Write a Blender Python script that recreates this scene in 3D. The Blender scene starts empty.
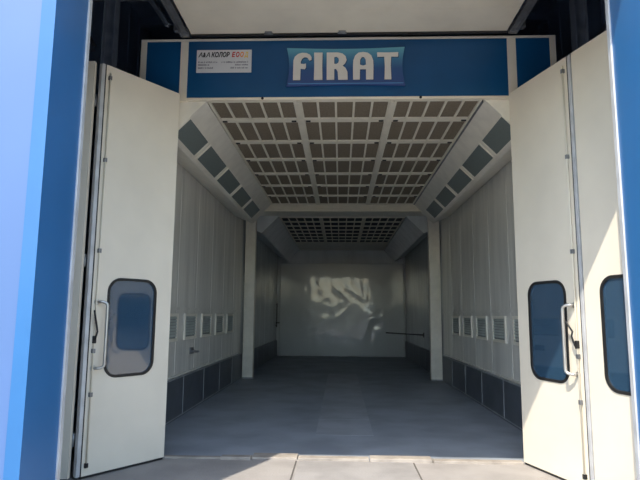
import bpy, bmesh, math, random
from mathutils import Vector, Matrix, noise
random.seed(7)
SC = bpy.context.scene
COL = SC.collection
CX = 0.03          # booth centre line

# ------------------------------------------------------------------ materials
def nodes(name):
    m = bpy.data.materials.new(name); m.use_nodes = True
    nt = m.node_tree
    return m, nt, nt.nodes['Principled BSDF']

def mat(name, col, rough=.5, metal=0, var=.06, scale=6, bump=0, bscale=60, stretch=(1, 1, 1), coat=0, spec=.5, col2=None, detail=4):
    m, nt, b = nodes(name)
    tc = nt.nodes.new('ShaderNodeTexCoord')
    mp = nt.nodes.new('ShaderNodeMapping'); mp.inputs['Scale'].default_value = stretch
    nt.links.new(tc.outputs['Object'], mp.inputs[0])
    n = nt.nodes.new('ShaderNodeTexNoise'); n.inputs['Scale'].default_value = scale; n.inputs['Detail'].default_value = detail
    nt.links.new(mp.outputs[0], n.inputs['Vector'])
    r = nt.nodes.new('ShaderNodeValToRGB')
    c2 = col2 or tuple(max(0, c * (1 - var * 3)) for c in col)
    r.color_ramp.elements[0].position = .35; r.color_ramp.elements[1].position = .62
    r.color_ramp.elements[0].color = (*c2, 1); r.color_ramp.elements[1].color = (*col, 1)
    nt.links.new(n.outputs['Fac'], r.inputs[0]); nt.links.new(r.outputs[0], b.inputs['Base Color'])
    b.inputs['Roughness'].default_value = rough; b.inputs['Metallic'].default_value = metal
    b.inputs['Coat Weight'].default_value = coat; b.inputs['Specular IOR Level'].default_value = spec
    if bump:
        n2 = nt.nodes.new('ShaderNodeTexNoise'); n2.inputs['Scale'].default_value = bscale; n2.inputs['Detail'].default_value = 5
        nt.links.new(mp.outputs[0], n2.inputs['Vector'])
        bp = nt.nodes.new('ShaderNodeBump'); bp.inputs['Strength'].default_value = bump; bp.inputs['Distance'].default_value = .02
        nt.links.new(n2.outputs['Fac'], bp.inputs['Height']); nt.links.new(bp.outputs[0], b.inputs['Normal'])
    return m

M = {}
M['cream'] = mat('cream_paint', (.84, .77, .62), .45, var=.03, scale=2)
M['door'] = mat('door_paint', (.80, .73, .60), .5, var=.025, scale=1.6, bump=.03, bscale=3)
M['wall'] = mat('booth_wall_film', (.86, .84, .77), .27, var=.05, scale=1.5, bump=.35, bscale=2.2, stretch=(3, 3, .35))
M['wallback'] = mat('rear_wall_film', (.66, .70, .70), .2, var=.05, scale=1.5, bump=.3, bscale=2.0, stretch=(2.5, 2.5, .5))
M['white'] = mat('white_enamel', (.86, .82, .71), .4, var=.03)
M['grid'] = mat('grid_enamel', (.85, .80, .66), .45, var=.03)
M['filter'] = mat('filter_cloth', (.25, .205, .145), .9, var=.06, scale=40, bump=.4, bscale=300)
M['filterdark'] = mat('dark_filter_cloth', (.07, .075, .08), .9, var=.08, scale=40, bump=.4, bscale=300)  # darker cloth for the rear ceiling
M['lamp'] = mat('unlit_lamp_glass', (.20, .235, .225), .2, var=.05, scale=30, stretch=(1, 8, 1))
M['skirt'] = mat('grey_skirting', (.10, .115, .14), .4, var=.08, scale=3)
M['skirtline'] = mat('skirting_trim', (.34, .36, .38), .5)
M['floor'] = mat('booth_floor', (.33, .375, .43), .55, var=.09, scale=1.3, bump=.12, bscale=30)
M['plate'] = mat('floor_plate', (.37, .41, .46), .5, var=.07, scale=2, bump=.1, bscale=30)
M['concrete'] = mat('concrete', (.34, .32, .30), .85, var=.06, scale=2.2, bump=.25, bscale=40)
M['concrete2'] = mat('concrete_centre', (.325, .312, .30), .85, var=.07, scale=2.5, bump=.25, bscale=40)
M['asphalt'] = mat('asphalt', (.11, .11, .11), .9, scale=3)
M['mirrorwall'] = mat('reflection_wall', (.06, .06, .06), .9, scale=1)
M['joint'] = mat('joint_filler', (.12, .11, .10), .9)
M['kerb'] = mat('worn_threshold', (.40, .36, .31), .7, var=.1, scale=5, bump=.3, bscale=30)
M['blue'] = mat('blue_cladding', (.030, .14, .335), .33, var=.03, scale=1.5)
M['bluesheet'] = mat('blue_facade_sheet', (.08, .155, .33), .45, var=.02, scale=1)
M['header'] = mat('header_blue', (.005, .085, .22), .35, var=.04, scale=2)
M['alu'] = mat('aluminium', (.62, .63, .64), .55, metal=.3, var=.06)
M['steel'] = mat('galvanised_steel', (.30, .31, .32), .45, metal=.7, var=.1)
M['darksteel'] = mat('dark_blue_steel', (.24, .28, .34), .6, var=.1)
M['inner'] = mat('inner_cladding', (.30, .42, .58), .6, var=.05, scale=2)
M['rubber'] = mat('black_rubber', (.018, .018, .018), .45)
M['chrome'] = mat('satin_handle', (.62, .60, .56), .3, metal=.75, var=.03)
M['black'] = mat('black_iron', (.012, .012, .013), .5)
M['signwhite'] = mat('sign_white', (.72, .72, .70), .5, var=.01)
M['ink'] = mat('black_ink', (.012, .012, .015), .6, var=0)
M['inkred'] = mat('red_ink', (.55, .03, .02), .6, var=0)
M['inkorange'] = mat('orange_ink', (.85, .28, .04), .6, var=0)
M['inkyellow'] = mat('yellow_ink', (.85, .6, .12), .6, var=0)
M['inkgrey'] = mat('grey_ink', (.22, .22, .24), .6, var=0)
M['letter'] = mat('cream_letter', (.78, .74, .64), .35, var=.01)
M['lettershadow'] = mat('letter_painted_shadow', (.02, .06, .13), .5, var=0)  # dark colour for the painted shadow under the letters
M['signrim'] = mat('sign_light_blue_rim', (.10, .28, .52), .4, var=0)  # plain light blue line along the sign bottom
M['louvre'] = mat('louvre_grey', (.55, .60, .57), .5)
M['ventback'] = mat('vent_back_plate', (.3, .33, .32), .8)  # grey plate behind the louvre slats

def glass(name, tint, ior=1.5):
    m = bpy.data.materials.new(name); m.use_nodes = True; nt = m.node_tree
    nt.nodes.clear()
    out = nt.nodes.new('ShaderNodeOutputMaterial'); mx = nt.nodes.new('ShaderNodeMixShader')
    tr = nt.nodes.new('ShaderNodeBsdfTransparent'); tr.inputs[0].default_value = (*tint, 1)
    gl = nt.nodes.new('ShaderNodeBsdfGlossy'); gl.inputs['Roughness'].default_value = .04
    fr = nt.nodes.new('ShaderNodeFresnel'); fr.inputs[0].default_value = ior
    ns = nt.nodes.new('ShaderNodeTexNoise'); ns.inputs['Scale'].default_value = 2
    bp = nt.nodes.new('ShaderNodeBump'); bp.inputs['Strength'].default_value = .05
    nt.links.new(ns.outputs['Fac'], bp.inputs['Height']); nt.links.new(bp.outputs[0], gl.inputs['Normal'])
    nt.links.new(fr.outputs[0], mx.inputs[0]); nt.links.new(tr.outputs[0], mx.inputs[1]); nt.links.new(gl.outputs[0], mx.inputs[2])
    df = nt.nodes.new('ShaderNodeBsdfDiffuse'); df.inputs[0].default_value = (.05, .12, .21, 1)
    m2 = nt.nodes.new('ShaderNodeMixShader'); m2.inputs[0].default_value = .55
    nt.links.new(tr.outputs[0], m2.inputs[1]); nt.links.new(df.outputs[0], m2.inputs[2]); nt.links.new(m2.outputs[0], mx.inputs[1])
    nt.links.new(mx.outputs[0], out.inputs[0])
    return m
M['glass'] = glass('tinted_glass', (.35, .42, .45), 2.2)

def sign_gradient():
    m, nt, b = nodes('sign_gradient')
    tc = nt.nodes.new('ShaderNodeTexCoord'); sp = nt.nodes.new('ShaderNodeSeparateXYZ'); r = nt.nodes.new('ShaderNodeValToRGB')
    nt.links.new(tc.outputs['Generated'], sp.inputs[0]); nt.links.new(sp.outputs['Z'], r.inputs[0]); nt.links.new(r.outputs[0], b.inputs['Base Color'])
    e = r.color_ramp.elements
    e[0].position = 0; e[0].color = (.045, .09, .26, 1); e[1].position = 1; e[1].color = (.14, .42, .50, 1)
    a = r.color_ramp.elements.new(.45); a.color = (.03, .10, .25, 1)
    a = r.color_ramp.elements.new(.72); a.color = (.06, .22, .36, 1)
    b.inputs['Roughness'].default_value = .3
    return m
M['signgrad'] = sign_gradient()

def sheet_mat():
    m, nt, b = nodes('crumpled_plastic_film')
    tc = nt.nodes.new('ShaderNodeTexCoord')
    n = nt.nodes.new('ShaderNodeTexNoise'); n.inputs['Scale'].default_value = 1.2; n.inputs['Detail'].default_value = 3
    nt.links.new(tc.outputs['Object'], n.inputs['Vector'])
    r = nt.nodes.new('ShaderNodeValToRGB'); r.color_ramp.elements[0].color = (.50, .54, .55, 1); r.color_ramp.elements[1].color = (.58, .62, .63, 1)
    nt.links.new(n.outputs['Fac'], r.inputs[0]); nt.links.new(r.outputs[0], b.inputs['Base Color'])
    b.inputs['Roughness'].default_value = .22; b.inputs['Specular IOR Level'].default_value = .7
    b.inputs['Coat Weight'].default_value = .6; b.inputs['Coat Roughness'].default_value = .04
    return m
M['film'] = sheet_mat()

# ------------------------------------------------------------------ helpers
def bx(bm, x0, x1, y0, y1, z0, z1, mi=0, bev=0):
    if x1 < x0: x0, x1 = x1, x0
    if y1 < y0: y0, y1 = y1, y0
    if z1 < z0: z0, z1 = z1, z0
    P = [(x0, y0, z0), (x1, y0, z0), (x1, y1, z0), (x0, y1, z0), (x0, y0, z1), (x1, y0, z1), (x1, y1, z1), (x0, y1, z1)]
    v = [bm.verts.new(p) for p in P]
    F = [(0, 3, 2, 1), (4, 5, 6, 7), (0, 1, 5, 4), (1, 2, 6, 5), (2, 3, 7, 6), (3, 0, 4, 7)]
    fs = []
    for f in F:
        g = bm.faces.new([v[i] for i in f]); g.material_index = mi; fs.append(g)
    if bev:
        es = list({e for f in fs for e in f.edges})
        bmesh.ops.bevel(bm, geom=es, offset=bev, segments=2, affect='EDGES', profile=.5)

def prism(bm, pts, axis, a, b, mi=0):
    """extrude 2D polygon pts along axis between a and b"""
    def mk(p, t):
        if axis == 'Y': return (p[0], t, p[1])
        if axis == 'X': return (t, p[0], p[1])
        return (p[0], p[1], t)
    A = [bm.verts.new(mk(p, a)) for p in pts]; B = [bm.verts.new(mk(p, b)) for p in pts]
    n = len(pts)
    bm.faces.new(A[::-1]).material_index = mi; bm.faces.new(B).material_index = mi
    for i in range(n):
        bm.faces.new((A[i], A[(i + 1) % n], B[(i + 1) % n], B[i])).material_index = mi

def tube(bm, pts, r, seg=12, mi=0):
    pts = [Vector(p) for p in pts]; rings = []
    up = Vector((0.13, .27, .95)).normalized()
    for i, p in enumerate(pts):
        d = (pts[min(i + 1, len(pts) - 1)] - pts[max(i - 1, 0)]).normalized()
        u = d.cross(up)
        if u.length < .3: u = d.cross(Vector((1, .1, 0)))
        u.normalize(); w = d.cross(u).normalized()
        if rings: # keep frame continuity
            pu = prevu - d * prevu.dot(d); pu.normalize(); u = pu; w = d.cross(u).normalized()
        prevu = u
        rings.append([bm.verts.new(p + (u * math.cos(2 * math.pi * k / seg) + w * math.sin(2 * math.pi * k / seg)) * r) for k in range(seg)])
    for a, b in zip(rings, rings[1:]):
        for k in range(seg):
            f = bm.faces.new((a[k], a[(k + 1) % seg], b[(k + 1) % seg], b[k])); f.smooth = True; f.material_index = mi
    bm.faces.new(rings[0][::-1]).material_index = mi; bm.faces.new(rings[-1]).material_index = mi

def arc(c, r, a0, a1, n=8):
    return [(c[0] + r * math.cos(math.radians(a0 + (a1 - a0) * i / n)), c[1] + r * math.sin(math.radians(a0 + (a1 - a0) * i / n))) for i in range(n + 1)]

def rrect(x0, x1, z0, z1, r, n=8):
    return arc((x1 - r, z1 - r), r, 0, 90, n) + arc((x0 + r, z1 - r), r, 90, 180, n) + arc((x0 + r, z0 + r), r, 180, 270, n) + arc((x1 - r, z0 + r), r, 270, 360, n)

def ringprism(bm, outer, inner, y0, y1, mi=0):
    n = len(outer)
    V = [[bm.verts.new((p[0], y, p[1])) for p in L] for L in (outer, inner) for y in (y0, y1)]
    o0, o1, i0, i1 = V
    for k in range(n):
        j = (k + 1) % n
        for q in ((o0[k], o0[j], i0[j], i0[k]), (o1[j], o1[k], i1[k], i1[j]), (o0[j], o0[k], o1[k], o1[j]), (i0[k], i0[j], i1[j], i1[k])):
            bm.faces.new(q).material_index = mi

def obj(name, bm, mats, parent=None):
    bmesh.ops.recalc_face_normals(bm, faces=bm.faces)
    me = bpy.data.meshes.new(name); bm.to_mesh(me); bm.free()
    for m in (mats if isinstance(mats, (list, tuple)) else [mats]): me.materials.append(m)
    o = bpy.data.objects.new(name, me); COL.objects.link(o)
    if parent: o.parent = parent
    return o

def tag(o, label, cat, group=None, kind=None):
    o['label'] = label; o['category'] = cat
    if group: o['group'] = group
    if kind: o['kind'] = kind
    return o

def thing(name, label, cat, loc=(0, 0, 0), rz=0, group=None, kind=None):
    o = bpy.data.objects.new(name, None); COL.objects.link(o)
    o.location = loc; o.rotation_euler = (0, 0, rz); o.empty_display_size = .2
    return tag(o, label, cat, group, kind)

def struct(name, bm, m, label=None, cat=None):
    o = obj(name, bm, m); o['kind'] = 'structure'
    if label: o['label'] = label; o['category'] = cat
    return o

def copy_tree(o, parent=None):
    c = o.copy(); COL.objects.link(c)
    if parent is not None: c.parent = parent
    for ch in list(o.children): copy_tree(ch, c)
    return c

B = bmesh.new
ORD = ['first', 'second', 'third', 'fourth', 'fifth', 'sixth', 'seventh']

# ------------------------------------------------------------------ camera
F, PT, YW, RL = 548.57, 7.801, 2.182, .447
p, y, r = map(math.radians, (PT, YW, RL))
fw = Vector((-math.sin(y) * math.cos(p), math.cos(y) * math.cos(p), math.sin(p)))
rt = Vector((math.cos(y), math.sin(y), 0)); up = rt.cross(fw)
rt2 = rt * math.cos(r) + up * math.sin(r); up2 = up * math.cos(r) - rt * math.sin(r)
cam = bpy.data.cameras.new('camera'); co = bpy.data.objects.new('camera', cam); COL.objects.link(co)
mm = Matrix((rt2, up2, -fw)).transposed().to_4x4(); mm.translation = Vector((0, 0, 1.5))
co.matrix_world = mm; cam.sensor_width = 36; cam.lens = F / 640 * 36; cam.clip_end = 300
SC.camera = co

# ------------------------------------------------------------------ ground and floor
YF = 6.0      # booth front plane
WL, WR = CX - 2.42, CX + 2.40
YB = 20.7
bm = B(); bx(bm, -30, 30, -13, 5.98, -.2, 0)
struct('ground', bm, M['concrete'], 'pale sunlit concrete yard in front of the booth', 'ground')
bm = B(); bx(bm, -120, 120, -200, -13, -.2, -.01)  # unseen dark ground, added only for its reflection in the film
struct('ground_reflection', bm, M['asphalt'], 'dark asphalt added far behind the viewpoint only to be mirrored in the film', 'ground')
bm = B(); bx(bm, -60, 60, -30.3, -30, -.01, 3.6); bx(bm, -60, 60, -30.35, -29.95, 3.6, 3.7)  # unseen wall, added to mirror as a dark band in the film
struct('wall_reflection', bm, M['mirrorwall'], 'dark wall added behind the viewpoint only to be mirrored in the film', 'wall')
bm = B(); prism(bm, [(-.445, .4), (.745, .4), (.74, 5.93), (-.425, 5.93)], 'Z', -.01, .006)
tag(obj('concrete_slab', bm, M['concrete2']), 'slightly darker concrete slab lying centrally before the booth threshold', 'slab')
bm = B()
for x0, x1 in ((-.462, -.447), (.747, .762)): bx(bm, x0, x1, .4, 5.93, -.01, .0035)
for yy in (1.1, 3.2): bx(bm, -6, -.462, yy, yy + .012, -.01, .0035); bx(bm, .762, 6, yy + .3, yy + .312, -.01, .0035)
o = obj('ground_joint', bm, M['joint']); o['kind'] = 'structure'
# threshold kerb, broken into cast pieces
tx = [-1.84, -.73, -.72, .30, .31, .74, .75, 1.30, 1.31, 1.88]
t = thing('threshold', 'worn pale concrete threshold strip across the booth entrance', 'threshold', (CX, 6.0, 0))
for i, (a, b_, y0, y1, h) in enumerate([(-1.86, -1.25, 5.95, 6.02, .018), (-1.25, -.93, 5.93, 6.03, .03), (-.93, -.45, 5.98, 6.17, .02), (-.44, .30, 5.95, 6.06, .028), (.31, .95, 5.93, 6.08, .036), (.96, 1.88, 5.93, 6.03, .026)]):
    bm = B(); bx(bm, a - CX, b_ - CX, y0 - 6, y1 - 6, -.02, h, bev=.006); obj('threshold_block', bm, M['kerb'], t)
bm = B(); bx(bm, WL - .1, WR + .1, 5.98, YB + .3, -.2, 0)
struct('floor', bm, M['floor'], 'dark grey steel floor of the spray booth', 'floor')
bm = B()
for k in range(7):
    y0 = 7.2 + k * 1.05; bx(bm, -.31, .42, y0, y0 + 1.035, -.01, .0022)
tag(obj('floor_plate', bm, M['plate']), 'lighter grey row of floor plates down the middle of the booth', 'floor plate')

# ------------------------------------------------------------------ walls
ZC = 3.94
def wall(name, X, s, label):
    """s=+1: interior is toward +X"""
    bm = B()
    bx(bm, X, X - s * .12, YF, 13.2, 0, 4.05, 0)
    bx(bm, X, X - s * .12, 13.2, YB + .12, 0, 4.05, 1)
    # panel seams: narrow raised cover strips
    yy = 6.95
    while yy < YB:
        bx(bm, X, X + s * .003, yy - .006, yy + .006, .6, 3.6, 0 if yy < 13.2 else 1); yy += 1.05
    # rails above and below the vent row
    bx(bm, X, X + s * .02, YF + .02, 13.15, 1.56, 1.60, 0)
    bx(bm, X, X + s * .02, YF + .02, 13.15, .60, .625, 0)
    return struct(name, bm, [M['wall'], M['wallback']], label, 'wall')
wall('wall_left', WL, 1, 'white panelled left side wall inside the booth')
wall('wall_right', WR, -1, 'white panelled right side wall inside the booth')
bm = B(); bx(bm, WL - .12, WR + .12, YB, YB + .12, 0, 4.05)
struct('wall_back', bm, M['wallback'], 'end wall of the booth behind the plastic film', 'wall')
bm = B(); bx(bm, WL - .12, WR + .12, YF + .03, YB + .12, 4.02, 4.14)
# flat closing strips next to the filter fields and beyond them
bx(bm, WL, CX - 1.575, YF + .08, 20.7, 3.965, 4.02); bx(bm, CX + 1.605, WR, YF + .08, 20.7, 3.965, 4.02)
bx(bm, CX - 1.575, CX + 1.605, 12.0, 13.5, ZC, 4.02); bx(bm, CX - 1.575, CX + 1.605, 18.45, YB, ZC, 4.02)
struct('ceiling', bm, M['white'], 'white ceiling of the booth', 'ceiling')

def baseboard(name, X, s):
    bm = B(); bx(bm, X + s * .001, X + s * .03, YF + .02, YB, 0, .57, 0)
    e = []
    yy = 7.14
    while yy < YB - .3:
        e.append(yy); yy += 1.25
    for yy in e:
        bx(bm, X + s * .03, X + s * .037, yy - .012, yy + .012, .02, .565, 1)
    bx(bm, X + s * .03, X + s * .036, 7.14, 12.2, .02, .035, 1)
    bx(bm, X + s * .001, X + s * .04, YF + .02, 13.2, .57, .59, 1)
    o = struct(name, bm, [M['skirt'], M['skirtline']], 'dark grey panelled skirting along the %s booth wall' % ('left' if s > 0 else 'right'), 'skirting')
baseboard('baseboard_left', WL, 1); baseboard('baseboard_right', WR, -1)

# haunches (sloping upper corners)
def haunch(side, y0, y1, mt):
    bm = B()
    X = (lambda a: CX - a) if side < 0 else (lambda a: CX + a + .01)
    W = 2.41 if side < 0 else 2.37
    pts = [(X(1.59), 3.96), (X(1.59), 3.94), (X(1.99), 3.54), (X(2.02), 3.53), (X(W), 3.70), (X(W), 3.96)]
    prism(bm, pts, 'Y', y0, y1)
    return obj('corner_duct', bm, mt)
for side, nm in ((-1, 'left'), (1, 'right')):
    tag(haunch(side, YF + .022, 12.08, M['white']), 'white sloping corner duct above the %s wall, front half of the booth' % nm, 'duct', kind='structure')
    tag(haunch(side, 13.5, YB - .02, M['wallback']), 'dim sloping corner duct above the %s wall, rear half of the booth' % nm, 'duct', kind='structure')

# plastic film on the end wall, crumpled
bm = B()
NX, NZ = 150, 116
def film_y(x, z):
    q = Vector((x * 1.3, z * 1.1, 3.1))
    d = .006 * noise.noise(Vector((x * .9, z * .9, 1.0)))
    w1 = math.exp(-((x - .02) / 1.2) ** 4 - ((z - 2.45) / .55) ** 4)
    w2 = math.exp(-((x - 1.35) / .42) ** 4 - ((z - 1.35) / .45) ** 4)
    w3 = math.exp(-((x - .0) / 1.4) ** 4 - ((z - 1.2) / .7) ** 4)
    rd = 1 - abs(noise.noise(Vector((x * 2.3 + z * .9, z * 2.1, 5.2)))) * 2
    r2 = 1 - abs(noise.noise(Vector((x * 1.7 - z * 1.5, z * 1.6 + x, 9.4)))) * 2
    d += (.0028 * rd + .0012 * noise.noise(Vector((x * 6, z * 5, 7)))) * w1 + .022 * w2 * r2 + .005 * w3 * r2 + .002 * noise.noise(Vector((x * 5, z * 1.2, 2)))
    return YB - .06 - d
x0, x1, z0, z1 = WL + .10, WR - .06, .02, 3.44
vv = [[bm.verts.new((x0 + (x1 - x0) * i / NX, film_y(x0 + (x1 - x0) * i / NX, z0 + (z1 - z0) * j / NZ), z0 + (z1 - z0) * j / NZ)) for i in range(NX + 1)] for j in range(NZ + 1)]
for j in range(NZ):
    for i in range(NX):
        bm.faces.new((vv[j][i], vv[j][i + 1], vv[j + 1][i + 1], vv[j + 1][i])).smooth = True
film = tag(obj('plastic_film', bm, M['film']), 'grey crumpled glossy plastic film covering the end wall of the booth', 'plastic sheet')
sm = film.modifiers.new('thickness', 'SOLIDIFY'); sm.thickness = .004
bm = B(); bx(bm, WL + .05, WR - .05, YB - .115, YB - .095, .004, .028, 0)
tag(obj('hold_down_strip', bm, M['alu']), 'thin pale metal strip holding the film at floor level', 'strip')

# ------------------------------------------------------------------ ceiling filters
BAYS = [(CX - 1.575, CX - .555), (CX - .515, CX + .515 + .03), (CX + .585, CX + 1.575)]
BN = ['left', 'middle', 'right']
def make_filter(w, d, mf, latches=True, fb=.075):
    t = thing('ceiling_filter', '', 'filter panel')
    bm = B(); e = .028
    bx(bm, 0, w, 0, fb, 0, .035); bx(bm, 0, w, d - .035, d, 0, .035)
    bx(bm, 0, e, fb, d - .035, 0, .035); bx(bm, w - e, w, fb, d - .035, 0, .035)
    for k in range(1, 5):
        x = w * k / 5; bx(bm, x - .013, x + .013, fb, d - .035, .002, .033)
    obj('filter_frame', bm, M['grid'], t)
    bm = B(); bx(bm, e * .5, w - e * .5, fb - .015, d - .02, .022, .045)
    obj('filter_cloth', bm, mf, t)
    if latches:
        for x in (.07, w - .07):
            bm = B(); bx(bm, x - .03, x + .03, .005, .035, -.014, .001, bev=.003)
            obj('latch', bm, M['black'], t)
    return t
def field(ystart, pitch, n, mf, zone, latches, first=None):
    for b, (a, c) in enumerate(BAYS):
        proto = None
        for k in range(n):
            if k == 0 and first:
                o = make_filter(c - a, first - .004, mf, False, .03); o.location = (a, ystart + pitch - first, ZC - .002)
            elif proto is None: o = proto = make_filter(c - a, pitch - .004, mf, latches)
            else: o = copy_tree(proto)
            if not (k == 0 and first): o.location = (a, ystart + k * pitch, ZC - .002)
            o['label'] = '%s ceiling filter, %s bay of the %s, %s row from the entrance' % ('brown' if zone == 'front ceiling' else 'dark', BN[b], zone, ORD[k])
            o['group'] = 'ceiling filters of the %s' % zone
field(5.76, .89, 7, M['filter'], 'front ceiling', True, .622)
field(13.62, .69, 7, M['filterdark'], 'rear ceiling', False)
# T bars between bays
for zone, y0, y1 in (('front', YF + .08, 12.0), ('rear', 13.62, 18.45)):
    for k, nm in ((0, 'left'), (1, 'right')):
        xa, xb = BAYS[k][1] + .002, BAYS[k + 1][0] - .002
        bm = B(); bx(bm, xa, xb, y0, y1, ZC - .005, 4.0); bx(bm, xa - .012, xb + .012, y0, y1, ZC - .012, ZC - .005)
        tag(obj('ceiling_rail', bm, M['grid']), 'long white rail between filter bays, %s one of the %s ceiling' % (nm, zone), 'rail', group='ceiling rails')

bm = B(); bx(bm, CX + 1.575, CX + 1.603, YF + .08, 12.0, ZC - .004, 4.01)
struct('trim_3', bm, M['steel'], 'dark channel between the filters and the right corner duct', 'trim')
# cross beam
bm = B()
bx(bm, CX - 1.74, CX + 1.77, 12.02, 12.14, 3.79, 3.94)
bx(bm, CX - 1.58, CX + 1.60, 11.99, 12.02, 3.895, 3.925); bx(bm, CX - 1.64, CX + 1.66, 11.985, 12.02, 3.845, 3.865); bx(bm, CX - 1.77, CX + 1.80, 11.97, 12.02, 3.785, 3.81)
tag(obj('cross_beam', bm, M['grid']), 'white ridged cross beam under the ceiling at mid depth', 'beam', kind='structure')

# columns
def column(x0, x1, nm):
    t = thing('steel_column', 'white square column standing by the %s wall at mid depth' % nm, 'column', ((x0 + x1) / 2, 13.32, 0))
    w = (x1 - x0) / 2
    bm = B(); bx(bm, -w, w, -.09, .09, 0, 3.935, bev=.008)
    bx(bm, -w * .42, -w * .30, -.096, -.089, .02, 3.6)
    obj('shaft', bm, M['white'], t)
    bm = B(); bx(bm, -w - .012, w + .012, -.1, .1, 0, .03, bev=.004); obj('base_plate', bm, M['steel'], t)
column(-2.33, -2.08, 'left'); column(2.13, 2.40 - .01, 'right')

# ------------------------------------------------------------------ lights on the haunches
def make_lamp(d=.535):
    t = thing('ceiling_light', '', 'light fixture')
    # local: x across slope, y along booth, z outward normal
    bm = B(); w = .14
    for a in ((-w, w, -d, -d + .025), (-w, w, d - .025, d), (-w, -w + .012, -d + .025, d - .025), (w - .012, w, -d + .025, d - .025)):
        bx(bm, a[0], a[1], a[2], a[3], 0, .012, bev=.002)
    obj('lamp_frame', bm, M['white'], t)
    bm = B(); bx(bm, -w + .01, w - .01, -d + .015, d - .015, 0, .006); obj('lamp_glass', bm, M['lamp'], t)
    return t
lp = make_lamp()
n = 0
for side in (-1, 1):
    for k in range(5):
        o = make_lamp(.46) if k == 0 else (lp if n == 0 else copy_tree(lp)); n += (k > 0)
        yc = (6.49 if k == 0 else 6.42) + 1.17 * k + (.0 if side < 0 else -.02)
        a = 1.872
        o.location = ((CX - a) if side < 0 else (CX + a + .01), yc, 3.94 - (a - 1.59) + .001)
        # outward normal points down and to the centre line
        o.rotation_euler = (0, math.radians(180 - 45) if side < 0 else math.radians(180 + 45), 0)
        o['label'] = 'unlit corner light fixture above the %s wall, %s from the entrance' % ('left' if side < 0 else 'right', ORD[k])
        o['group'] = 'corner light fixtures'

# ------------------------------------------------------------------ vents
def make_vent():
    t = thing('wall_vent', '', 'vent')
    w, h = .30, .155    # local x along wall, y outward, z up
    bm = B()
    for a in ((-w - .05, w + .05, h, h + .045), (-w - .05, w + .05, -h - .045, -h), (-w - .05, -w, -h, h), (w, w + .05, -h, h)):
        bx(bm, a[0], a[1], 0, .025, a[2], a[3], bev=.003)
    obj('vent_frame', bm, M['white'], t)
    bm = B(); bx(bm, -w, w, 0, .004, -h, h); obj('vent_back', bm, M['ventback'], t)
    bm = B()
    for k in range(7):
        z = -h + .03 + k * .042
        prism(bm, [(.005, z + .022), (.022, z - .006), (.022, z - .002), (.005, z + .026)], 'X', -w, w)
    obj('louvre', bm, M['louvre'], t)
    return t
vp = make_vent(); n = 0
for side in (-1, 1):
    for k in range(5):
        o = vp if n == 0 else copy_tree(vp); n += 1
        yc = (7.67 if side < 0 else 7.52) + k * 1.05
        o.location = (WL + .001 if side < 0 else WR - .001, yc, 1.31)
        o.rotation_euler = (0, 0, math.radians(-90) if side < 0 else math.radians(90))
        o['label'] = 'small louvred vent low on the %s wall, %s from the entrance' % ('left' if side < 0 else 'right', ORD[k])
        o['group'] = 'louvred wall vents'

# small fittings
t = thing('wall_bracket', 'small grey bracket on the left wall below the vents', 'bracket', (WL, 8.85, .92))
bm = B(); bx(bm, 0, .02, -.10, .10, -.05, .05, bev=.004); obj('mounting_plate', bm, M['steel'], t)
bm = B(); tube(bm, [(.01, -.05, .0), (.07, -.05, .0), (.09, -.02, -.01), (.09, .12, -.02)], .018); obj('hook', bm, M['steel'], t)
t = thing('door_bar', 'upright black bar with a small handle by the far left corner', 'bar', (WL, 20.3, 1.05))
bm = B(); tube(bm, [(.05, 0, 0), (.05, 0, .88)], .018)
for z in (.05, .82): tube(bm, [(0, 0, z), (.05, 0, z)], .012)
obj('bar', bm, M['black'], t)
bm = B(); bx(bm, .02, .16, -.02, .02, .14, .18, bev=.005); obj('handle', bm, M['black'], t)
t = thing('swing_arm', 'thin black horizontal arm sticking out from the right wall near the back', 'arm', (WR, 16.3, .95))
bm = B(); bx(bm, -.02, 0, -.05, .05, -.07, .07, bev=.004); obj('wall_mount', bm, M['black'], t)
bm = B(); tube(bm, [(-.01, 0, 0), (-.15, .2, 0), (-.88, 2.6, -.02)], .02); obj('arm', bm, M['black'], t)

# ------------------------------------------------------------------ booth front: header, jambs
t = thing('header_fascia', 'wide dark blue header panel with cream frame above the booth entrance', 'header panel', (CX, YF, 0))
X0, X1 = -2.37, 2.41
bm = B()
for a, b_ in ((X0 + .07, -1.90), (-1.81, 1.86), (1.96, X1 - .07)):
    bm2 = B(); bx(bm2, a, b_, -.02, .02, 3.97, 4.655); obj('blue_panel', bm2, M['header'], t)
bm.free()
for a, b_ in ((X0, X0 + .07), (-1.90, -1.81), (1.86, 1.96), (X1 - .07, X1)):
    bm = B(); bx(bm, a, b_, -.026, .022, 3.93, 4.66, bev=.003); obj('frame_post', bm, M['cream'], t)
bm = B(); bx(bm, X0, X1, -.028, .03, 4.66, 4.685, bev=.003); obj('top_rail', bm, M['cream'], t)
bm = B(); bx(bm, -1.81, 1.86, -.026, .022, 3.937, 3.968, bev=.003); obj('bottom_rail', bm, M['cream'], t)
for x in (-.93, .87):
    bm = B(); tube(bm, [(x, -.032, 3.955), (x, -.02, 3.955)], .016); obj('bolt', bm, M['black'], t)
for nm, a, b_ in (('left', CX + X0, CX - 1.90), ('right', CX + 1.88, CX + X1)):
    bm = B(); bx(bm, a, b_, YF - .02, YF + .02, 0, 3.925)
    tag(obj('jamb_panel', bm, M['cream']), 'cream jamb of the booth entrance behind the %s door leaves' % nm, 'jamb', kind='structure')

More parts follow.
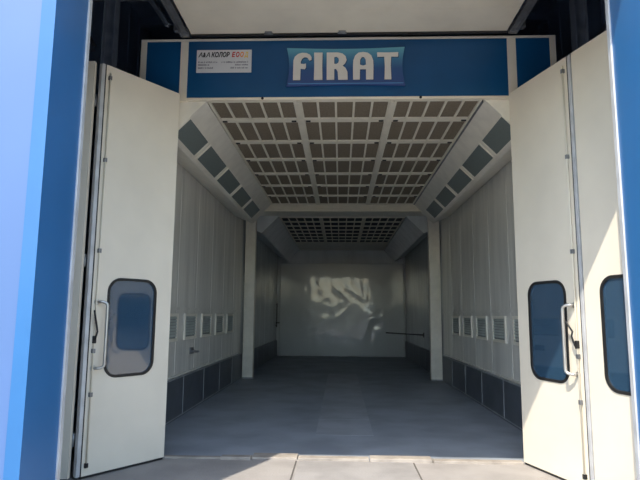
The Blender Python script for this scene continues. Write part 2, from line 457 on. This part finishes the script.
# FIRAT sign
sx0, sx1, sz0, sz1 = -.625, .725, 4.085, 4.545
st = thing('sign', 'blue gradient sign with raised cream letters FIRAT on the header', 'sign', ((sx0 + sx1) / 2, YF - .030, sz0))
W = sx1 - sx0; H = sz1 - sz0
bm = B()
top = [(-W / 2 + W * i / 12, H - .018 * math.sin(math.pi * i / 12)) for i in range(13)]
bot = [(W / 2 - W * i / 12, .014 * math.sin(math.pi * i / 12)) for i in range(13)]
right = [(W / 2 - .030 * math.sin(math.pi * i / 8), H - H * i / 8) for i in range(1, 8)]
left = [(-W / 2 + .030 * math.sin(math.pi * i / 8), H * i / 8) for i in range(1, 8)]
poly = top + right + bot + left
prism(bm, poly, 'Y', -.03, 0)
obj('sign_board', bm, M['signgrad'], st)
bm = B(); bx(bm, -W / 2 + .02, W / 2 - .02, -.034, -.028, .022, .032); obj('rim_line', bm, M['signrim'], st)
# letter outlines on a unit cell: height 1
def L_F():
    o = [(0, 0), (.28, 0), (.28, .42), (.42, .42), (.47, .48), (.47, .62), (.40, .66), (.30, .62)]
    o += [(.28, .70)] + arc((.42, .74), .13, 180, 75, 6) + [(.55, .84), (.60, .80), (.66, .98), (.60, 1.0)]
    o += arc((.42, .66), .34, 85, 165, 8) + [(.06, .60)]
    return [(o, [])]
letters = []
def poly_letter(outline, hole=None): letters.append((outline, hole))
polyF = [(.04, 0), (.30, 0), (.31, .42), (.46, .40), (.50, .46), (.50, .60), (.42, .58), (.31, .60), (.32, .70), (.37, .80), (.45, .84), (.55, .83), (.62, .72), (.70, .74), (.70, .84), (.64, .93), (.52, .99), (.36, 1.0), (.22, .96), (.10, .86), (.05, .72)]
polyI = [(0, 0), (.30, 0), (.29, .5), (.30, 1.0), (.0, 1.0), (.01, .5)]
polyR_o = [(0, 0), (.29, 0), (.29, .40), (.36, .40), (.42, .30), (.44, 0), (.80, 0), (.79, .28), (.72, .42), (.60, .52), (.70, .60), (.76, .72), (.72, .86), (.60, .96), (.42, 1.0), (0, 1.0)]
polyR_h = [(.29, .58), (.29, .84), (.38, .85), (.45, .80), (.47, .71), (.44, .62), (.37, .57)]
polyA_o = [(0, 0), (.28, 0), (.29, .38), (.54, .38), (.54, 0), (.84, 0), (.85, .5), (.84, .70), (.76, .88), (.62, .98), (.42, 1.01), (.22, .98), (.09, .88), (.01, .70), (0, .5)]
polyA_h = [(.29, .54), (.30, .74), (.37, .83), (.46, .83), (.53, .74), (.54, .54), (.42, .50)]
polyT = [(.28, 0), (.56, 0), (.54, .5), (.56, .84), (.84, .83), (.85, .99), (.42, .98), (-.01, .99), (0, .83), (.28, .84), (.30, .5)]
LH = .325
pos = [(polyF, None, -.612, .98), (polyI, None, -.36, 1.0), (polyR_o, polyR_h, -.215, .92), (polyA_o, polyA_h, .085, .84), (polyT, None, .362, .86)]
def fill_letter(bm, outline, hole, x, z, s, sxs, y0, y1):
    # triangulated fill with optional hole, then walls
    loops = [outline] + ([hole] if hole else [])
    for yy in (y0, y1):
        es = []
        for lp_ in loops:
            vs = [bm.verts.new((x + p_[0] * s * sxs, yy, z + p_[1] * s)) for p_ in lp_]
            es += [bm.edges.new((vs[i], vs[(i + 1) % len(vs)])) for i in range(len(vs))]
        bmesh.ops.triangle_fill(bm, use_beauty=True, use_dissolve=False, edges=es)
    for lp_ in loops:
        m_ = len(lp_)
        a = [bm.verts.new((x + p_[0] * s * sxs, y0, z + p_[1] * s)) for p_ in lp_]
        b_ = [bm.verts.new((x + p_[0] * s * sxs, y1, z + p_[1] * s)) for p_ in lp_]
        for i in range(m_): bm.faces.new((a[i], a[(i + 1) % m_], b_[(i + 1) % m_], b_[i]))
for o_, h_, x, nm in pos:
    bm = B(); fill_letter(bm, o_, h_, x, .068, LH, nm, -.045, -.032)
    lo = obj('letter', bm, M['letter'], st)
    bm = B(); fill_letter(bm, o_, h_, x + .008, .060, LH, nm, -.0318, -.0295)  # dark offset copy, painted as the letter's cast shadow
    obj('letter_shadow_copy', bm, M['lettershadow'], lo)

# company sign
def text_mesh(name, s, size, m, parent, loc, shear=0, bold=.0, width=None):
    cu = bpy.data.curves.new(name, 'FONT'); cu.body = s; cu.size = size; cu.shear = shear; cu.offset = bold; cu.extrude = .0008
    to = bpy.data.objects.new(name, cu); COL.objects.link(to)
    bpy.context.view_layer.update()
    dg = bpy.context.evaluated_depsgraph_get()
    me = bpy.data.meshes.new_from_object(to.evaluated_get(dg))
    bpy.data.objects.remove(to); bpy.data.curves.remove(cu)
    xs = [v.co.x for v in me.vertices]; w0 = min(xs); w1 = max(xs)
    k = (width / (w1 - w0)) if width else 1
    for v in me.vertices:
        v.co = Vector(((v.co.x - w0) * k, -v.co.z, v.co.y))
    me.materials.clear(); me.materials.append(m)
    o = bpy.data.objects.new(name, me); COL.objects.link(o); o.parent = parent; o.location = loc
    return o
cs = thing('company_sign', 'small white rectangular company sign with black and orange lettering, left on header', 'sign', (-1.675, YF - .030, 4.265))
cw, ch = .64, .275
bm = B(); bx(bm, 0, cw, -.012, 0, 0, ch, bev=.002); obj('sign_board', bm, M['signwhite'], cs)
for tx_, mk, xx, ww in (('А', 'ink', .020, .050), ('&', 'ink', .072, .036), ('А', 'ink', .108, .050), ('КОЛОР', 'ink', .172, .215), ('Е', 'inkred', .410, .042), ('О', 'inkred', .458, .042), ('О', 'inkorange', .507, .042), ('Д', 'inkyellow', .556, .046)):
    text_mesh('lettering', tx_, .078, M[mk], cs, (xx, -.0135, .188), .2, .0032 if tx_ != 'А' else .0018, ww)
rnd = random.Random(3)
for z, spans in ((.115, ((.02, .25), (.29, .61))), (.082, ((.02, .15), (.45, .61))), (.045, ((.02, .20), (.40, .61)))):
    for a, b_ in spans:
        bm = B(); x = a
        while x < b_ - .008:
            w = rnd.uniform(.005, .010); h = rnd.choice((.014, .017, .02)); bx(bm, x, min(x + w, b_), -.0135, -.012, z, z + h); x += w + rnd.choice((.003, .003, .003, .012))
        obj('small_print', bm, M['inkgrey'], cs)

# ------------------------------------------------------------------ door leaves
def leaf(name, hinge, direction, side, length, label, fittings=True, window=True):
    """local x along the leaf from hinge, visible face at y = side*T"""
    ang = math.atan2(direction[1], direction[0])
    t = thing(name, label, 'door', (hinge[0], hinge[1], 0), ang, kind='structure')
    T = .025; z0, z1 = .025, 3.985; L = length
    wx0, wx1, wz0, wz1, R_ = .20, .745, .895, 1.84, .13
    bm = B()
    e = L - .05
    bx(bm, 0, e, -T, T, z0, wz0); bx(bm, 0, e, -T, T, wz1, z1)
    bx(bm, 0, wx0, -T, T, wz0, wz1); bx(bm, wx1, e, -T, T, wz0, wz1)
    for cx_, cz_, qx, qz, a0 in ((wx1, wz1, -1, -1, 0), (wx0, wz1, 1, -1, 90), (wx0, wz0, 1, 1, 180), (wx1, wz0, -1, 1, 270)):
        c = (cx_ + qx * R_, cz_ + qz * R_)
        prism(bm, [(cx_, cz_)] + arc(c, R_, a0, a0 + 90, 10)[::-1], 'Y', -T, T)
    obj('leaf_panel', bm, M['door'], t)
    # edge profile and seals
    bm = B(); bx(bm, e + .012, L, -T, T, z0, z1, bev=.004); obj('edge_profile', bm, M['alu'] if fittings else M['cream'], t)
    bm = B(); bx(bm, e, e + .012, -T + .004, T - .004, z0, z1); obj('edge_seal', bm, M['rubber'], t)
    bm = B(); bx(bm, .01, e, -T + .006, T - .006, .004, z0); obj('bottom_seal', bm, M['rubber'], t)
    # window gasket and pane
    bm = B()
    ringprism(bm, rrect(wx0 - .012, wx1 + .012, wz0 - .012, wz1 + .012, R_ + .012), rrect(wx0 + .014, wx1 - .014, wz0 + .014, wz1 - .014, R_ - .014), -T - .007, T + .007)
    obj('window_gasket', bm, M['rubber'], t)
    bm = B(); prism(bm, rrect(wx0 + .01, wx1 - .01, wz0 + .01, wz1 - .01, R_ - .01), 'Y', side * .012, side * .018)
    obj('window_pane', bm, M['glass'], t)
    if fittings:
        s = side
        yb = s * T; yh = s * (T + .085)
        bm = B(); xg = .80; xb = .865
        pts = [(xb, yb, .99), (xb - .008, yb + s * .05, .99)]
        for k in range(5):
            a = math.radians(90 * k / 4); pts.append((xb - .02 - .045 * math.sin(a), yh - s * .03 + s * .03 * math.sin(a), .99 + .035 * (1 - math.cos(a))))
        up_ = [(q[0], q[1], 2.60 - q[2]) for q in pts[::-1]]
        tube(bm, pts + up_, .0145)
        ho = obj('handle', bm, M['chrome'], t)
        for z in (.99, 1.61):
            bm = B(); tube(bm, [(xb, yb, z), (xb, yb + s * .008, z)], .028, 16); obj('rosette', bm, M['chrome'], ho)
        # espagnolette rod with guides
        bm = B(); tube(bm, [(L - .085, s * (T + .018), .1), (L - .085, s * (T + .018), 3.9)], .008)
        ro = obj('bolt_rod', bm, M['cream'], t)
        for z in (.12, .75, 1.15, 2.1, 3.0, 3.85):
            bm = B(); bx(bm, L - .10, L - .07, s * T, s * (T + .03), z - .02, z + .02, bev=.003); obj('rod_guide', bm, M['steel'] if z > .5 else M['black'], ro)
        # latch lever
        bm = B()
        tube(bm, [(L - .085, s * (T + .03), 1.22), (L - .09, s * (T + .05), 1.27), (L - .115, s * (T + .05), 1.33), (L - .10, s * (T + .05), 1.37), (L - .15, s * (T + .06), 1.44), (L - .20, s * (T + .065), 1.49)] if s < 0 else
             [(L - .085, s * (T + .03), 1.25), (L - .095, s * (T + .05), 1.33), (L - .085, s * (T + .05), 1.38), (L - .06, s * (T + .06), 1.46), (L - .045, s * (T + .06), 1.53)], .009, 8)
        bx(bm, L - .10, L - .075, s * T, s * (T + .035), 1.22, 1.29, bev=.004)
        obj('latch_lever', bm, M['black'], t)
    # hinges
    for z in (.35, 2.0, 3.6):
        bm = B(); tube(bm, [(-.004, side * (-T - .012), z - .06), (-.004, side * (-T - .012), z + .06)], .012); obj('hinge', bm, M['steel'], t)
    return t
LHg, LFr = Vector((-1.855, 5.915)), Vector((-2.405, 5.125))
d = (LFr - LHg); leaf('door_1', LHg, d, 1, d.length, 'cream left door leaf with rounded window, handle and bolt rod')
leaf('door_2', (-2.445, 5.10), Vector((-.98, -.06)), 1, .95, 'cream folded outer leaf of the left door, mostly hidden by the blue frame', fittings=False)
RHg = Vector((1.91, 5.97)); rd = Vector((.296, -.955)).normalized()
leaf('door_3', RHg, rd, -1, .975, 'cream right door leaf with rounded window and tubular handle, hinged at booth')
leaf('door_4', RHg + rd * .995, rd, -1, .97, 'cream outer right door leaf, nearest the blue frame at right', fittings=False)

# ------------------------------------------------------------------ outer building
YO0, YO1 = 3.43, 3.89
XL, XR, ZL = -1.95, 1.99, 4.15
# facade corner flashing (deep blue) and paler sheet beyond it
bm = B()
bx(bm, XL - .10, XL, YO0, YO1, 0, 7.2, 0)
bx(bm, -9, XL - .10, YO0 + .012, YO1, 0, 7.2, 1)
bx(bm, XR, XR + .12, YO0, YO1, 0, 7.2, 0)
bx(bm, XR + .12, 9, YO0 + .012, YO1, 0, 7.2, 1)
bx(bm, XL, XR, YO0, YO1, ZL, 7.2, 0)
for k in range(24):   # sheet ribs
    for sx in (-1, 1):
        x = sx * (2.6 + k * .28)
        prism(bm, [(x - .03, YO0 + .012), (x - .015, YO0 - .015), (x + .015, YO0 - .015), (x + .03, YO0 + .012)], 'Z', 0, 7.2, 1)
struct('wall_front', bm, [M['blue'], M['bluesheet']], 'blue metal cladding of the building around the entrance', 'wall')
for i, (x, s, nm) in enumerate(((XL, 1, 'left'), (XR, -1, 'right'))):
    bm = B(); bx(bm, x - s * .02, x + s * .012, YO1 - .015, YO1 + .03, 0, ZL + .05, bev=.003)
    bx(bm, x - s * .10, x + s * .004, YO1 + .03, YO1 + .04, 0, 5.2)
    struct('trim_%d' % (i + 1), bm, M['alu'], 'thin pale metal trim on the inner edge of the %s blue frame' % nm, 'trim')
# interior of the building around the booth
IW = 3.3
for nm, s in (('outer_left', -1), ('outer_right', 1)):
    bm = B(); bx(bm, s * IW, s * (IW + .1), YO1, 21.2, 0, 7.2)
    for k in range(40):
        x = YO1 + .2 + k * .42; bx(bm, s * (IW - .02), s * IW, x, x + .04, 0, 7.2)
    struct('wall_' + nm, bm, M['inner'], 'dark inner cladding of the building on the %s' % nm.split('_')[1], 'wall')
bm = B(); bx(bm, -IW - .1, IW + .1, YO1, 21.2, 6.3, 6.4)
for k in range(12): bx(bm, -IW, IW, YO1 + .8 + k * 1.2, YO1 + .9 + k * 1.2, 6.18, 6.3)
struct('ceiling_upper', bm, M['inner'], 'dark roof of the building above the booth', 'roof')
bm = B(); bx(bm, -IW - .1, IW + .1, 21.1, 21.2, 0, 6.3)
struct('wall_rear', bm, M['inner'], 'dark rear wall of the building behind the booth', 'wall')
bm = B(); bx(bm, -IW, IW, YO1, 21.1, -.2, -.001)
struct('floor_outer', bm, M['concrete2'], 'concrete floor of the building beside the booth', 'floor')

# steel frame members inside, above the doors
def beam(a, b_, w, h, label, m=M['darksteel'], name='steel_beam', cat='beam', group=None):
    a = Vector(a); b_ = Vector(b_); dv = b_ - a; L = dv.length
    bm = B(); f = .012
    bx(bm, 0, L, -w / 2, w / 2, -h / 2, -h / 2 + f); bx(bm, 0, L, -w / 2, w / 2, h / 2 - f, h / 2); bx(bm, 0, L, -f / 2, f / 2, -h / 2 + f, h / 2 - f)
    o = obj(name, bm, m)
    o.location = a; o.rotation_mode = 'QUATERNION'; o.rotation_quaternion = dv.to_track_quat('X', 'Z')
    return tag(o, label, cat, group, 'structure')
for s, nm in ((-1, 'left'), (1, 'right')):
    beam((s * 2.78, 6.12, 0), (s * 2.78, 6.12, 6.18), .14, .14, 'dark upright steel post behind the %s end of the header' % nm, name='steel_post', cat='post')
    beam((s * 3.2, 6.12, 5.35), (s * 2.0, 6.12, 5.35), .1, .12, 'dark horizontal steel beam above the %s end of the header' % nm)
    beam((s * 3.228, 4.0, 5.6), (s * 3.228, 6.6, 4.9), .1, .1, 'dark sloping steel brace on the %s inner wall' % nm, name='steel_brace', cat='brace')
    beam((s * 2.35, 6.06, 5.33), (s * 1.995, 5.86, 4.80), .05, .05, 'thin steel strut holding the %s door track' % nm, m=M['darksteel'], name='track_strut', cat='strut')

# overhead sectional door in open position, and its tracks
t = thing('door_5', 'cream overhead sectional door pushed up open above the entrance', 'overhead door', (.07, 5.91, 4.70), kind='structure')
for k in range(4):
    y0 = -.02 - k * .49
    bm = B(); bx(bm, -1.80, 1.80, y0 - .488, y0, 0, .05, bev=.001); obj('door_section', bm, M['cream'], t)
bm = B(); bx(bm, -1.80, 1.80, -.018, .012, -.02, .055); obj('bottom_seal', bm, M['rubber'], t)
for x in (-.90, -.06):
    bm = B(); bx(bm, x - .04, x + .04, -.07, -.01, -.018, .0, bev=.003); tube(bm, [(x - .05, -.04, -.015), (x + .05, -.04, -.015)], .012); obj('hinge', bm, M['steel'], t)
for s, x, nm in ((-1, -1.80, 'left'), (1, 1.94, 'right')):
    tt = thing('door_track', 'grey steel track carrying the overhead door on its %s side' % nm, 'track', (x, 5.9, 4.71))
    bm = B(); bx(bm, -.035, .035, -1.97, 0, 0, .008); bx(bm, s * .035 - .004, s * .035 + .004, -1.97, 0, -.05, .06); bx(bm, -s * .035 - .004, -s * .035 + .004, -1.97, 0, -.02, .012)
    obj('rail', bm, M['steel'], tt)
    for yy in (-.1, -.8, -1.5):
        bm = B(); bx(bm, s * .04, s * .10, yy - .03, yy + .03, -.03, .12, bev=.003); obj('bracket', bm, M['steel'], tt)
    bm = B(); bx(bm, -.05, .05, -.04, .02, -.035, .06, bev=.004); obj('end_stop', bm, M['steel'], tt)

# ------------------------------------------------------------------ light
sd = Vector((.48, 1.0, -1.5)).normalized()
sl = bpy.data.lights.new('sun', 'SUN'); sl.energy = 4.1; sl.angle = math.radians(.6); sl.color = (1, .905, .78)
so = bpy.data.objects.new('sun', sl); COL.objects.link(so); so.rotation_mode = 'QUATERNION'; so.rotation_quaternion = sd.to_track_quat('-Z', 'Y')
so.location = (-3, -8, 12)
w = bpy.data.worlds.new('world'); SC.world = w; w.use_nodes = True; nt = w.node_tree
bg = nt.nodes['Background']; sk = nt.nodes.new('ShaderNodeTexSky'); sk.sky_type = 'NISHITA'; sk.sun_disc = False
sk.sun_elevation = math.radians(52); sk.sun_rotation = math.atan2(-sd.x, -sd.y)
sk.air_density = 1.2; sk.dust_density = 1.0
nt.links.new(sk.outputs[0], bg.inputs[0]); bg.inputs[1].default_value = .33

SC.view_settings.view_transform = 'Standard'; SC.view_settings.look = 'None'
SC.view_settings.gamma = 1; SC.view_settings.use_curve_mapping = False; SC.view_settings.exposure = .6
